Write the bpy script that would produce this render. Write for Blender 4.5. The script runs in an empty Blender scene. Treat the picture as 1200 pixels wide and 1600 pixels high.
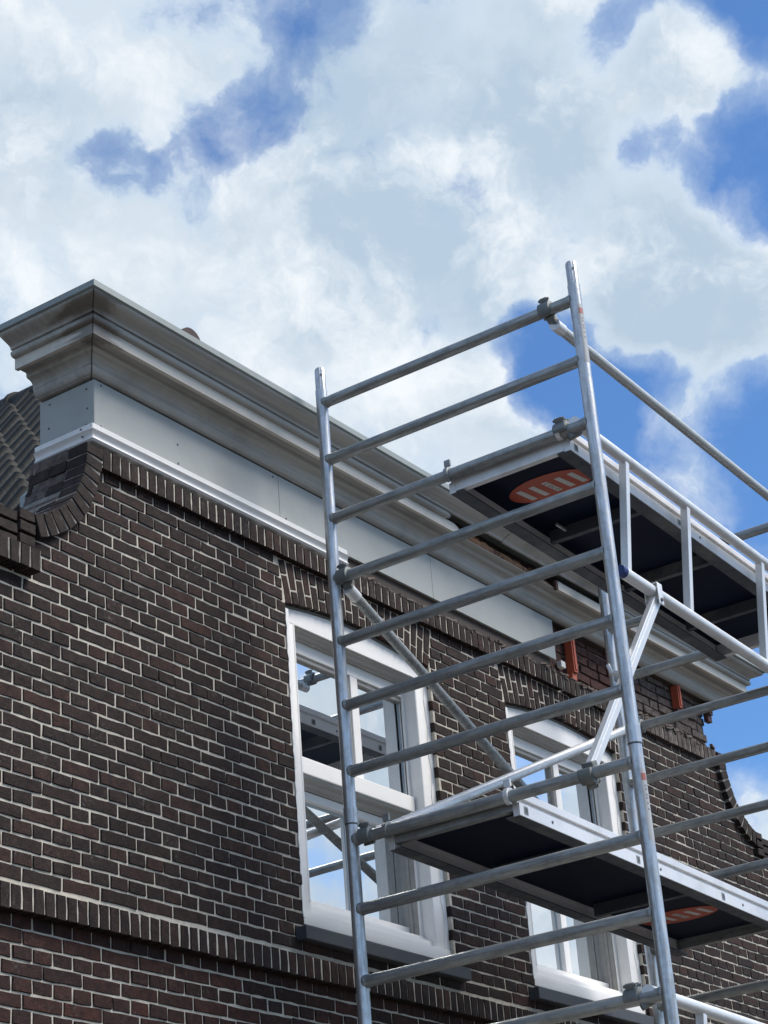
import bpy, bmesh, math, random
from mathutils import Vector, Matrix, geometry
from math import sin, cos, radians, pi, atan2, sqrt

# ------------------------------------------------------------------ camera, sky, sun, exposure
# World: X runs along the facade (to the right and away), Y into the house, Z up.
# The facade is the plane y = 0, the eye is at z = 0 (the pavement lies at z = -1.6).
S = bpy.context.scene
COL = S.collection
U = 0.889                     # metres per unit of the house model (its bricks are about 185 x 44 mm)
DH = 5.46                     # distance from the eye to the facade in house units
D = DH*U                      # the same in metres
YAW, PITCH, ROLL, FPX = 0.984996375, 0.446320163, -0.0820806165, 3202.658
GROUND = -1.6
GH = GROUND/U                 # pavement in house units

def cam_axes():
    f = Vector((sin(YAW)*cos(PITCH), cos(YAW)*cos(PITCH), sin(PITCH)))
    r0 = Vector((cos(YAW), -sin(YAW), 0)); u0 = r0.cross(f)
    r = cos(ROLL)*r0 + sin(ROLL)*u0
    u = -sin(ROLL)*r0 + cos(ROLL)*u0
    return r, u, f
CR, CU, CF = cam_axes()
EYE = Vector((0, -D, 0))
cd = bpy.data.cameras.new('camera'); cam = bpy.data.objects.new('camera', cd); COL.objects.link(cam)
cd.sensor_fit = 'VERTICAL'; cd.sensor_height = 36.0; cd.lens = FPX/1600*36.0
cd.clip_start = 0.05; cd.clip_end = 2000
m = Matrix.Identity(4)
for i in range(3):
    m[i][0] = CR[i]; m[i][1] = CU[i]; m[i][2] = -CF[i]; m[i][3] = EYE[i]
cam.matrix_world = m
S.camera = cam

SUN_EL, SUN_AZ = radians(52), radians(148)       # azimuth measured from +Y towards +X
W = bpy.data.worlds.new('World'); S.world = W; W.use_nodes = True
wt = W.node_tree; wt.nodes.clear()

class N:
    """small helper for node trees"""
    def __init__(s, tree): s.t = tree
    def __call__(s, kind, ins=None, **props):
        n = s.t.nodes.new(kind)
        for k, v in props.items(): setattr(n, k, v)
        for k, v in (ins or {}).items():
            sock = n.inputs[k]
            if isinstance(v, bpy.types.NodeSocket): s.t.links.new(v, sock)
            else: sock.default_value = v
        return n
    def math(s, op, a, b=0.0, c=None, clamp=False):
        n = s.t.nodes.new('ShaderNodeMath'); n.operation = op; n.use_clamp = clamp
        for i, v in enumerate((a, b) if c is None else (a, b, c)):
            if isinstance(v, bpy.types.NodeSocket): s.t.links.new(v, n.inputs[i])
            else: n.inputs[i].default_value = v
        return n.outputs[0]
    def rng(s, v, a, b, c=0.0, d=1.0, smooth=True):
        n = s.t.nodes.new('ShaderNodeMapRange'); n.interpolation_type = 'SMOOTHSTEP' if smooth else 'LINEAR'
        s.t.links.new(v, n.inputs[0])
        for i, x in zip((1, 2, 3, 4), (a, b, c, d)): n.inputs[i].default_value = x
        return n.outputs[0]
    def mix(s, f, a, b, mode='MIX'):
        n = s.t.nodes.new('ShaderNodeMix'); n.data_type = 'RGBA'; n.blend_type = mode
        for sock, v in ((n.inputs[0], f), (n.inputs[6], a), (n.inputs[7], b)):
            if isinstance(v, bpy.types.NodeSocket): s.t.links.new(v, sock)
            else: sock.default_value = v if not isinstance(v, tuple) or len(v) == 4 else (*v, 1)
        return n.outputs[2]
    def noise(s, vec, scale, detail=3, rough=0.5, dist=0.0):
        n = s('ShaderNodeTexNoise', {'Scale': scale, 'Detail': detail, 'Roughness': rough, 'Distortion': dist})
        if vec is not None: s.t.links.new(vec, n.inputs['Vector'])
        return n.outputs[0]
    def ramp(s, f, stops, mode='LINEAR'):
        n = s.t.nodes.new('ShaderNodeValToRGB'); n.color_ramp.interpolation = mode
        e = n.color_ramp.elements
        while len(e) < len(stops): e.new(0.5)
        for el, (p, c) in zip(e, stops): el.position = p; el.color = (*c, 1)
        s.t.links.new(f, n.inputs[0]); return n.outputs[0]

def sky_dir(px, py):
    """direction of the sky seen at a place of the photograph, used to say where clouds and gaps stand"""
    v = CR*((px-600)/FPX) - CU*((py-800)/FPX) + CF
    return v.normalized()

n = N(wt)
tc = n('ShaderNodeTexCoord')
dirv = tc.outputs['Generated']
sky = n('ShaderNodeTexSky', sky_type='NISHITA', sun_disc=False, sun_elevation=SUN_EL, sun_rotation=SUN_AZ,
        air_density=1.0, dust_density=0.6, ozone_density=1.6)
# warp the lookup a little so the cloud edges billow
wn = n('ShaderNodeTexNoise', {'Scale': 16.0, 'Detail': 5, 'Roughness': 0.6}); wt.links.new(dirv, wn.inputs['Vector'])
wv = n('ShaderNodeVectorMath', {0: wn.outputs['Color'], 1: (0.5, 0.5, 0.5)}, operation='SUBTRACT')
ws = n('ShaderNodeVectorMath', {0: wv.outputs[0]}, operation='SCALE'); ws.inputs['Scale'].default_value = 0.045
wd = n('ShaderNodeVectorMath', {0: dirv, 1: ws.outputs[0]}, operation='ADD').outputs[0]
wdn = n('ShaderNodeVectorMath', {0: wd}, operation='NORMALIZE').outputs[0]
big = n.noise(wd, 6.0, 10, 0.60)
fine = n.noise(wd, 21.0, 10, 0.60)
dens = n.math('ADD', n.math('MULTIPLY', big, 1.05), n.math('MULTIPLY', fine, 0.80))
dens = n.math('SUBTRACT', dens, 0.385)
# the clouds and the blue gaps of this sky: direction, radius in pixels of the photograph, strength
LOBES = [(680, 200, 290, .26), (80, 120, 230, .24), (50, 400, 220, .22), (820, 90, 150, .14), (950, 310, 170, .22),
         (600, 560, 200, .22), (1080, 385, 120, .26), (1080, 530, 130, .34), (740, 660, 110, .18), (470, 440, 130, .14),
         (520, 250, 130, .22), (330, 480, 150, .22), (240, 50, 120, .14), (200, 420, 130, .14), (430, 330, 90, .12), (250, 130, 60, .12), (560, 80, 70, .10),
         (1060, 90, 70, .34), (1110, 700, 80, .36), (1150, 560, 60, .10), (1150, 170, 70, .30), (1010, 130, 50, .20), (1190, 1290, 70, .40), (1185, 470, 70, .16),
         (170, 262, 62, -.36), (300, 290, 62, -.24), (385, 190, 72, -.34), (500, 70, 80, -.20), (265, 170, 45, -.12), (370, 400, 50, -.16),
         (1195, 250, 90, -.32), (1075, 225, 90, -.24), (990, 440, 60, -.12), (850, 555, 70, -.36), (840, 625, 60, -.30), (960, 60, 60, -.10), (1160, 10, 80, -.16),
         (1180, 665, 70, -.34), (1000, 640, 90, -.34), (1150, 800, 120, -.30), (1170, 1130, 150, -.34), (920, 620, 70, -.22)]
for (px, py, r, a) in LOBES:
    dv = sky_dir(px, py)
    dp = n('ShaderNodeVectorMath', {0: wdn, 1: tuple(dv)}, operation='DOT_PRODUCT').outputs['Value']
    k = n.rng(dp, cos(r*1.55/FPX), 1.0, 0.0, a)
    dens = n.math('ADD', dens, k)
# clouds standing behind the viewer, the ones the window panes mirror
for (px, py, r, a) in [(620, 1160, 150, .34), (520, 1110, 60, .16), (490, 1030, 60, -.12), (500, 1320, 60, -.12), (830, 1180, 80, -.22), (520, 1380, 120, .18), (900, 1290, 120, .30), (870, 1470, 110, .32)]:
    dv = sky_dir(px, py); dv = Vector((dv.x, -dv.y, dv.z))
    dp = n('ShaderNodeVectorMath', {0: wdn, 1: tuple(dv)}, operation='DOT_PRODUCT').outputs['Value']
    dens = n.math('ADD', dens, n.rng(dp, cos(r*1.55/FPX), 1.0, 0.0, a))
veil = n.math('MULTIPLY', n.rng(dens, 0.24, 0.84), 0.74)
cover = n.math('MAXIMUM', veil, n.rng(dens, 0.46, 0.76))
# thick cloud turns grey, its lit rims stay white
off = n('ShaderNodeVectorMath', {0: wd, 1: tuple(0.030*v for v in (CR*0.5 + CU*0.8))}, operation='ADD').outputs[0]
b2 = n.noise(off, 6.0, 10, 0.60)
off2 = n('ShaderNodeVectorMath', {0: wd, 1: tuple(0.010*v for v in (CR*0.5 + CU*0.8))}, operation='ADD').outputs[0]
f2 = n.noise(off2, 21.0, 10, 0.60)
lit = n.math('ADD', n.math('SUBTRACT', big, b2), n.math('MULTIPLY', n.math('SUBTRACT', fine, f2), 0.28))
thick = n.rng(dens, 0.55, 0.95)
ccol = n.mix(thick, (0.47, 0.57, 0.685), (0.545, 0.61, 0.675))
greyn = n.noise(wd, 7.0, 6, 0.55)
grey = n.math('MULTIPLY', n.rng(greyn, 0.40, 0.64), n.rng(dens, 0.66, 1.0), clamp=True)
for (px, py, r, a) in [(600, 260, 260, .85), (90, 215, 130, .40), (480, 110, 90, .35), (700, 420, 130, .40), (1000, 470, 90, .35), (230, 330, 110, .30)]:   # shaded undersides of the big cloud
    dp = n('ShaderNodeVectorMath', {0: wdn, 1: tuple(sky_dir(px, py))}, operation='DOT_PRODUCT').outputs['Value']
    grey = n.math('ADD', grey, n.math('MULTIPLY', n.rng(dp, cos(r*1.4/FPX), 1.0, 0.0, a), n.rng(greyn, 0.28, 0.60)), clamp=True)
ccol = n.mix(n.math('MULTIPLY', grey, 0.85), ccol, (0.345, 0.45, 0.56))
ccol = n.mix(n.rng(lit, -0.04, 0.16, 0.0, 0.9), ccol, (0.73, 0.762, 0.79))
skyc = n('ShaderNodeVectorMath', {0: sky.outputs[0], 1: (0.52, 0.79, 1.08)}, operation='MULTIPLY')
SKY_STRENGTH = 0.0515
ccol_s = n('ShaderNodeVectorMath', {0: ccol}, operation='SCALE'); ccol_s.inputs['Scale'].default_value = 1.0/0.12
skymix = n.mix(cover, skyc.outputs[0], ccol_s.outputs[0])
bg = n('ShaderNodeBackground', {'Color': skymix, 'Strength': SKY_STRENGTH})
out = n('ShaderNodeOutputWorld', {'Surface': bg.outputs[0]})
W.cycles.sampling_method = 'MANUAL'; W.cycles.sample_map_resolution = 512

sl = bpy.data.lights.new('sun', 'SUN'); so = bpy.data.objects.new('sun', sl); COL.objects.link(so)
sl.energy = 1.5; sl.angle = radians(28); sl.color = (1.0, 0.93, 0.85)
sd = Vector((sin(SUN_AZ)*cos(SUN_EL), cos(SUN_AZ)*cos(SUN_EL), sin(SUN_EL)))
so.rotation_euler = (-sd).to_track_quat('-Z', 'Y').to_euler()
S.view_settings.view_transform = 'Standard'; S.view_settings.look = 'None'
S.view_settings.exposure = 1.60; S.view_settings.gamma = 1.0; S.view_settings.use_curve_mapping = False
try:
    S.cycles.max_bounces = 6; S.cycles.use_denoising = True
except Exception: pass

R = random.Random(7)

# ------------------------------------------------------------------ materials
MATS = {}
def mat(name):
    m_ = bpy.data.materials.new(name); m_.use_nodes = True; m_.node_tree.nodes.clear()
    q = N(m_.node_tree); MATS[name] = m_
    p = q('ShaderNodeBsdfPrincipled'); o = q('ShaderNodeOutputMaterial', {'Surface': p.outputs[0]})
    return m_, q, p
def link(q, a, b): q.t.links.new(a, b)
def bump(q, p, h, strength, dist=0.002):
    b = q('ShaderNodeBump', {'Height': h, 'Strength': strength, 'Distance': dist}); link(q, b.outputs[0], p.inputs['Normal'])
def pos(q): return q('ShaderNodeNewGeometry').outputs['Position']
def stretch(q, vec, s):
    return q('ShaderNodeVectorMath', {0: vec, 1: s}, operation='MULTIPLY').outputs[0]

def brick_mat(name, stops, smear=0.10, mortar=(0.40, 0.375, 0.33)):
    m_, q, p = mat(name)
    g = q('ShaderNodeNewGeometry'); oi = q('ShaderNodeObjectInfo')
    rnd = q.math('FRACT', q.math('ADD', g.outputs['Random Per Island'], q.math('MULTIPLY', oi.outputs['Random'], 3.7)))
    c = q.ramp(rnd, [(p_, tuple(0.60*v for v in c_)) for p_, c_ in stops])
    P = g.outputs['Position']
    n1 = q.noise(P, 28, 5, 0.65); n2 = q.noise(P, 130, 3, 0.6); n3 = q.noise(P, 6, 4, 0.55)
    c = q.mix(q.rng(n1, 0.30, 0.75, 0.0, 0.75), c, (0.010, 0.008, 0.009))
    c = q.mix(q.rng(n2, 0.52, 0.78, 0.0, 0.55), c, (0.088, 0.058, 0.045))
    c = q.mix(q.rng(q.noise(stretch(q, P, (1.6, 1.6, .55)), 1.0, 5, 0.6), 0.50, 0.78, 0.0, 0.40), c, (0.014, 0.011, 0.011))
    sm = q.math('MULTIPLY', q.rng(n3, 0.50, 0.72), q.rng(q.noise(P, 60, 6, 0.7), 0.50, 0.70), clamp=True)
    c = q.mix(q.math('MULTIPLY', sm, smear*6, clamp=True), c, tuple(0.34*v for v in mortar))
    link(q, c, p.inputs['Base Color']); p.inputs['Roughness'].default_value = 0.82
    p.inputs['Specular IOR Level'].default_value = 0.18
    h = q.math('ADD', n1, q.math('MULTIPLY', n2, 0.6)); bump(q, p, h, 0.9, 0.004)
    return m_
DARK = [(0.0, (0.040, 0.027, 0.023)), (0.25, (0.060, 0.038, 0.031)), (0.5, (0.050, 0.036, 0.032)), (0.75, (0.072, 0.044, 0.035)), (0.92, (0.090, 0.046, 0.035)), (1.0, (0.060, 0.044, 0.038))]
RED = [(0.0, (0.055, 0.031, 0.026)), (0.35, (0.095, 0.042, 0.031)), (0.6, (0.060, 0.036, 0.032)), (0.82, (0.115, 0.046, 0.034)), (1.0, (0.070, 0.038, 0.031))]
OLD = [(0.0, (0.14, 0.070, 0.060)), (0.5, (0.20, 0.088, 0.072)), (1.0, (0.16, 0.090, 0.076))]
GREYB = [(0.0, (0.21, 0.17, 0.15)), (0.5, (0.27, 0.22, 0.195)), (1.0, (0.17, 0.135, 0.12))]
M_BR = brick_mat('dark_brick', DARK, 0.13)
M_BRL = brick_mat('red_brown_brick', RED, 0.11)
M_BRO = brick_mat('old_red_brick', OLD, 0.05, (0.16, 0.12, 0.10))
M_BRG = brick_mat('grey_smeared_brick', GREYB, 0.16, (0.30, 0.27, 0.24))
M_BRB = brick_mat('grimy_brick', [(0.0, (0.045, 0.036, 0.032)), (0.5, (0.075, 0.057, 0.049)), (1.0, (0.060, 0.047, 0.042))], 0.07)

def mortar_mat(name, a, b, scale=40):
    m_, q, p = mat(name); P = pos(q)
    n1 = q.noise(P, scale, 6, 0.7); n2 = q.noise(P, 3.2, 4, 0.6)
    c = q.mix(q.rng(n1, 0.35, 0.70), a, b)
    c = q.mix(q.rng(n2, 0.44, 0.76, 0.0, 0.40), c, tuple(0.5*v for v in b))
    link(q, c, p.inputs['Base Color']); p.inputs['Roughness'].default_value = 0.95
    bump(q, p, n1, 0.8, 0.004); return m_
M_MOR = mortar_mat('pale_mortar', (0.56, 0.52, 0.44), (0.42, 0.385, 0.32))
M_MORG = mortar_mat('grimy_mortar', (0.27, 0.25, 0.22), (0.15, 0.135, 0.12), 34)
M_MORO = mortar_mat('old_mortar', (0.10, 0.072, 0.060), (0.18, 0.145, 0.125), 24)
M_MORD = mortar_mat('dirty_mortar', (0.13, 0.115, 0.10), (0.06, 0.052, 0.047), 30)

def paint(name, col, dirt=0.0, rough=0.45, grain=(3, 60, 60), tone=0.10, corner=False):
    m_, q, p = mat(name); P = pos(q)
    n1 = q.noise(stretch(q, P, grain), 1.0, 5, 0.6); n2 = q.noise(P, 4.0, 5, 0.6)
    dk = tuple(v*(1-tone*2.2) for v in col)
    c = q.mix(q.rng(n1, 0.35, 0.72, 0.0, 0.8), col, dk)
    n3 = q.noise(P, 160, 2, 0.5)
    c = q.mix(q.rng(n3, 0.70, 0.78, 0.0, 0.5), c, tuple(v*0.45 for v in col))
    if dirt: c = q.mix(q.rng(n2, 0.46, 0.78, 0.0, dirt), c, (0.085, 0.078, 0.066))
    if corner:   # weather stains run out from the leaking mitre at the corner of the cornice
        sx = q('ShaderNodeSeparateXYZ', {0: P})
        dx = q.math('ABSOLUTE', q.math('SUBTRACT', sx.outputs[0], 5.78*U)); dy = q.math('ABSOLUTE', q.math('ADD', sx.outputs[1], 0.16*U))
        dist = q.math('ADD', dx, q.math('MULTIPLY', dy, 0.85))
        st = q.noise(stretch(q, P, (2.2, 2.2, 30)), 1.0, 6, 0.68)
        dd = q.math('SUBTRACT', dist, q.math('MULTIPLY', q.math('SUBTRACT', st, 0.40), 0.75))
        k = q.rng(dd, -0.02, 0.10, 0.72, 0.0)
        c = q.mix(k, c, q.mix(st, (0.045, 0.036, 0.030), (0.16, 0.13, 0.095)))
        mt_ = q.math('ABSOLUTE', q.math('SUBTRACT', q.math('SUBTRACT', sx.outputs[0], 5.954*U), sx.outputs[1]))
        c = q.mix(q.rng(mt_, 0.0015, 0.0065, 0.9, 0.0), c, (0.022, 0.016, 0.014))
    link(q, c, p.inputs['Base Color']); p.inputs['Roughness'].default_value = rough
    bump(q, p, q.math('ADD', n1, q.math('MULTIPLY', n3, .3)), 0.18, 0.002); return m_
M_FRIEZE = paint('grey_panel', (0.365, 0.38, 0.36), 0.12, 0.55, (2, 2, 2), 0.05)
M_CORN = paint('weathered_grey_paint', (0.43, 0.42, 0.385), 0.34, 0.5, (1.6, 45, 45), 0.14, True)
M_FASCIA = paint('cream_paint', (0.64, 0.60, 0.52), 0.25, 0.5, (2, 40, 40), 0.06, True)
M_TRIM = paint('white_trim_paint', (0.74, 0.73, 0.71), 0.12, 0.4, (3, 60, 60), 0.05)
M_WHITE = paint('white_window_paint', (0.83, 0.82, 0.79), 0.05, 0.32, (4, 4, 30), 0.02)
M_GREYW = paint('grey_window_tone', (0.36, 0.345, 0.315), 0.15, 0.4, (4, 30, 30), 0.08)  # grey of the mouldings; also carries the painted shade of the lower sash recess
M_SEAL = paint('grey_sealant', (0.16, 0.165, 0.16), 0.2, 0.7, (20, 20, 20), 0.1)
M_SILL = paint('anthracite_stone', (0.050, 0.055, 0.064), 0.10, 0.6, (20, 20, 20), 0.1)
M_RED = paint('red_lead_paint', (0.44, 0.085, 0.036), 0.15, 0.55, (30, 30, 4), 0.12)
M_REDD = paint('dark_red_wood', (0.085, 0.034, 0.026), 0.3, 0.65, (30, 30, 4), 0.15)
M_BLUE = paint('blue_plastic', (0.012, 0.035, 0.16), 0.0, 0.4, (9, 9, 9), 0.03)
M_DWOOD = paint('dark_old_wood', (0.050, 0.036, 0.028), 0.3, 0.8, (2, 40, 40), 0.2)
M_LEAD = paint('zinc_strip', (0.27, 0.305, 0.29), 0.25, 0.5, (3, 30, 30), 0.08)
M_ORANGE = paint('orange_sticker', (0.46, 0.070, 0.024), 0.12, 0.5, (9, 9, 9), 0.06)
M_STK = paint('sticker_white', (0.62, 0.62, 0.60), 0.10, 0.5, (9, 9, 9), 0.04)
M_MARK = paint('sticker_print', (0.10, 0.10, 0.10), 0.0, 0.5, (9, 9, 9), 0.04)

def wood_mat():
    m_, q, p = mat('rotten_wood'); P = pos(q)
    n1 = q.noise(stretch(q, P, (3, 60, 60)), 1.0, 6, 0.7); n2 = q.noise(P, 14, 5, 0.65)
    c = q.mix(q.rng(n1, 0.3, 0.7), (0.46, 0.25, 0.13), (0.20, 0.10, 0.055))
    c = q.mix(q.rng(n2, 0.5, 0.62, 0.0, 0.85), c, (0.035, 0.025, 0.02))
    link(q, c, p.inputs['Base Color']); p.inputs['Roughness'].default_value = 0.9; bump(q, p, n1, 0.8, 0.006)
wood_mat(); M_WOOD = MATS['rotten_wood']

def alu(name, base, rough, metal, spots=0.5, band=(1, 1, 1)):
    m_, q, p = mat(name); P = pos(q)
    n1 = q.noise(P, 22, 5, 0.65); n2 = q.noise(P, 95, 4, 0.6); n3 = q.noise(P, 5, 3, 0.5)
    n4 = q.noise(stretch(q, P, band), 1.0, 5, 0.65)      # scuffs drawn along the tube
    c = q.mix(q.rng(n1, 0.40, 0.72, 0.0, spots*.7), base, tuple(v*0.55 for v in base))
    c = q.mix(q.rng(n4, 0.46, 0.62, 0.0, 0.60 if band[0] > 1 else 0.0), c, tuple(v*0.50 for v in base))
    c = q.mix(q.rng(n4, 0.46, 0.36, 0.0, 0.45 if band[0] > 1 else 0.0), c, tuple(min(.9, v*1.30) for v in base))
    c = q.mix(q.rng(n2, 0.62, 0.75, 0.0, spots*0.9), c, tuple(v*0.30 for v in base))
    c = q.mix(q.rng(n3, 0.50, 0.72, 0.0, 0.25), c, (0.30, 0.31, 0.26))
    link(q, c, p.inputs['Base Color']); p.inputs['Metallic'].default_value = metal
    rr = q.rng(n1, 0.3, 0.75, rough-0.07, rough+0.14); link(q, rr, p.inputs['Roughness'])
    bump(q, p, q.math('ADD', n1, q.math('MULTIPLY', n2, 0.5)), 0.22, 0.002); return m_
M_POST = alu('post_aluminium', (0.60, 0.61, 0.61), 0.36, 0.78, 0.75, (70, 70, 5))
M_RUNG = alu('rung_aluminium', (0.37, 0.385, 0.38), 0.48, 0.65, 0.6, (70, 5, 70))
M_RAIL = alu('rail_aluminium', (0.78, 0.78, 0.77), 0.40, 0.45, 0.25)
M_RAILG = alu('dull_rail_aluminium', (0.50, 0.51, 0.49), 0.45, 0.55, 0.2)
M_DECKR = alu('deck_rail_aluminium', (0.80, 0.80, 0.80), 0.42, 0.30, 0.22)
M_CAST = alu('cast_clamp', (0.20, 0.215, 0.21), 0.55, 0.45, 0.5)
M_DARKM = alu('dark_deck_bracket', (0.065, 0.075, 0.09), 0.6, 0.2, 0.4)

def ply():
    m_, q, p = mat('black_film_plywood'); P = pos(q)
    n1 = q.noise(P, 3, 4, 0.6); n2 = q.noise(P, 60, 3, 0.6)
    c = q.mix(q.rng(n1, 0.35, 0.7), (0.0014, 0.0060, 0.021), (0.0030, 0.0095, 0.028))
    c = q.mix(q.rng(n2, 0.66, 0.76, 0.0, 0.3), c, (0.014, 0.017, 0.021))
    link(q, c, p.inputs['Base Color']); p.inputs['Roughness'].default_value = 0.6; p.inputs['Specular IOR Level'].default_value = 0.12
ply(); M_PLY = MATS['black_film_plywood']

def tile_mat():
    m_, q, p = mat('roof_tile_grey'); g = q('ShaderNodeNewGeometry'); oi = q('ShaderNodeObjectInfo')
    P = g.outputs['Position']; n1 = q.noise(P, 20, 6, 0.65); n2 = q.noise(P, 5, 4, 0.6)
    c = q.ramp(oi.outputs['Random'], [(0.0, (0.006, 0.0085, 0.0095)), (0.5, (0.011, 0.014, 0.0145)), (1.0, (0.008, 0.0105, 0.011))])
    c = q.mix(q.rng(n1, 0.5, 0.8, 0.0, 0.45), c, (0.028, 0.032, 0.029)); c = q.mix(q.rng(n2, 0.5, 0.75, 0.0, 0.6), c, (0.010, 0.012, 0.011))
    link(q, c, p.inputs['Base Color']); p.inputs['Roughness'].default_value = 0.5; p.inputs['Specular IOR Level'].default_value = 0.10; bump(q, p, n1, 0.5, 0.006); return m_
M_TILE = tile_mat()
M_RIDGE = paint('mossy_ridge', (0.026, 0.025, 0.023), 0.4, 0.85, (14, 14, 14), 0.2)
M_RIDGER = paint('red_ridge_tile', (0.060, 0.038, 0.036), 0.3, 0.8, (14, 14, 14), 0.2)

def glass_mat():
    m_, q, p = mat('window_glass')
    p.inputs['Base Color'].default_value = (0.010, 0.014, 0.018, 1); p.inputs['Roughness'].default_value = 0.25
    gl = q('ShaderNodeBsdfGlossy', {'Color': (0.93, 0.97, 1.0, 1), 'Roughness': 0.0})
    P = pos(q); nz = q.noise(P, 1.3, 2, 0.5)
    b = q('ShaderNodeBump', {'Height': nz, 'Strength': 0.05, 'Distance': 0.02}); link(q, b.outputs[0], gl.inputs['Normal'])
    lw = q('ShaderNodeFresnel', {'IOR': 2.6})
    f = q.math('ADD', q.math('MULTIPLY', lw.outputs[0], 1.0), 0.62, clamp=True)
    mx = q('ShaderNodeMixShader', {0: f, 1: p.outputs[0], 2: gl.outputs[0]})
    o = [x for x in q.t.nodes if x.type == 'OUTPUT_MATERIAL'][0]; link(q, mx.outputs[0], o.inputs[0]); return m_
M_GLASS = glass_mat()
M_SPACER_REFL = paint('spacer_reflection', (0.42, 0.50, 0.56), 0.0, 0.35, (9, 9, 9), 0.03)

def ground_mat():
    m_, q, p = mat('pavement'); P = pos(q); n1 = q.noise(P, 2, 6, 0.6)
    bt = q('ShaderNodeTexBrick', {'Scale': 4.0, 'Mortar Size': 0.012, 'Color1': (0.085, 0.075, 0.070, 1), 'Color2': (0.105, 0.092, 0.085, 1), 'Mortar': (0.05, 0.048, 0.045, 1)}); link(q, P, bt.inputs['Vector'])
    c = q.mix(q.rng(n1, 0.3, 0.8, 0.0, 0.5), bt.outputs[0], (0.06, 0.057, 0.053))
    link(q, c, p.inputs['Base Color']); p.inputs['Roughness'].default_value = 0.9; return m_
M_GROUND = ground_mat()

# ------------------------------------------------------------------ mesh helpers
class MB:
    def __init__(s): s.v = []; s.f = []; s.mi = []; s.sm = []
    def add(s, verts, faces, mi=0, smooth=False, mtx=None):
        o = len(s.v)
        for v in verts:
            v = Vector(v); s.v.append(tuple(mtx @ v) if mtx is not None else tuple(v))
        for f in faces: s.f.append(tuple(i+o for i in f)); s.mi.append(mi); s.sm.append(smooth)
    def box(s, a, b, mi=0, bev=0.0, mtx=None):
        x0, y0, z0 = (min(a[i], b[i]) for i in range(3)); x1, y1, z1 = (max(a[i], b[i]) for i in range(3))
        if bev <= 0:
            v = [(x0,y0,z0),(x1,y0,z0),(x1,y1,z0),(x0,y1,z0),(x0,y0,z1),(x1,y0,z1),(x1,y1,z1),(x0,y1,z1)]
            s.add(v, [(0,3,2,1),(4,5,6,7),(0,1,5,4),(1,2,6,5),(2,3,7,6),(3,0,4,7)], mi, False, mtx); return
        bm = bmesh.new(); bmesh.ops.create_cube(bm, size=1.0)
        for v in bm.verts: v.co = Vector(((x0+x1)/2 + v.co.x*(x1-x0), (y0+y1)/2 + v.co.y*(y1-y0), (z0+z1)/2 + v.co.z*(z1-z0)))
        bmesh.ops.bevel(bm, geom=bm.edges[:], offset=bev, segments=2, affect='EDGES', profile=0.6)
        bm.verts.index_update()
        s.add([v.co for v in bm.verts], [[v.index for v in f.verts] for f in bm.faces], mi, False, mtx); bm.free()
    def tube(s, p0, p1, r, seg=20, r1=None, cap=True, mi=0, inner=None):
        p0 = Vector(p0); p1 = Vector(p1); r1 = r if r1 is None else r1
        d = (p1-p0).normalized(); a = d.orthogonal().normalized(); b = d.cross(a)
        o = len(s.v)
        for p, rr in ((p0, r), (p1, r1)):
            for k in range(seg):
                t = 2*pi*k/seg; s.v.append(tuple(p + (a*cos(t)+b*sin(t))*rr))
        for k in range(seg):
            k2 = (k+1) % seg; s.f.append((o+k, o+k2, o+seg+k2, o+seg+k)); s.mi.append(mi); s.sm.append(True)
        if cap:
            s.f.append(tuple(o+k for k in reversed(range(seg)))); s.mi.append(mi); s.sm.append(False)
            s.f.append(tuple(o+seg+k for k in range(seg))); s.mi.append(mi); s.sm.append(False)
    def bar(s, p0, p1, w, h, up=(0, 0, 1), mi=0, bev=0.003):
        """rectangular bar from p0 to p1; h is measured along up"""
        p0 = Vector(p0); p1 = Vector(p1); d = (p1-p0); L = d.length; d.normalize()
        u = Vector(up); u = (u - d*u.dot(d)).normalized(); a = u.cross(d)
        M = Matrix(((d.x, a.x, u.x, p0.x), (d.y, a.y, u.y, p0.y), (d.z, a.z, u.z, p0.z), (0, 0, 0, 1)))
        s.box((0, -w/2, -h/2), (L, w/2, h/2), mi, bev, M)
    def loft(s, loops, mi=0, smooth=False, cap=True):
        o = len(s.v); k = len(loops[0])
        for L in loops: s.v.extend(tuple(p) for p in L)
        for i in range(len(loops)-1):
            for j in range(k):
                j2 = (j+1) % k
                s.f.append((o+i*k+j, o+i*k+j2, o+(i+1)*k+j2, o+(i+1)*k+j)); s.mi.append(mi); s.sm.append(smooth)
        if cap:
            s.f.append(tuple(o+j for j in reversed(range(k)))); s.mi.append(mi); s.sm.append(False)
            s.f.append(tuple(o+(len(loops)-1)*k+j for j in range(k))); s.mi.append(mi); s.sm.append(False)
    def mesh(s, name, mats, sharp=32):
        me = bpy.data.meshes.new(name); me.from_pydata(s.v, [], s.f)
        for m_ in (mats if isinstance(mats, (list, tuple)) else [mats]): me.materials.append(m_)
        me.polygons.foreach_set('material_index', s.mi); me.polygons.foreach_set('use_smooth', s.sm)
        bm = bmesh.new(); bm.from_mesh(me); bmesh.ops.recalc_face_normals(bm, faces=bm.faces[:]); bm.to_mesh(me); bm.free()
        if any(s.sm): me.set_sharp_from_angle(angle=radians(sharp))
        me.update(); return me
    def obj(s, name, mats, parent=None, sharp=32):
        return put(name, s.mesh(name, mats, sharp), parent)

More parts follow.
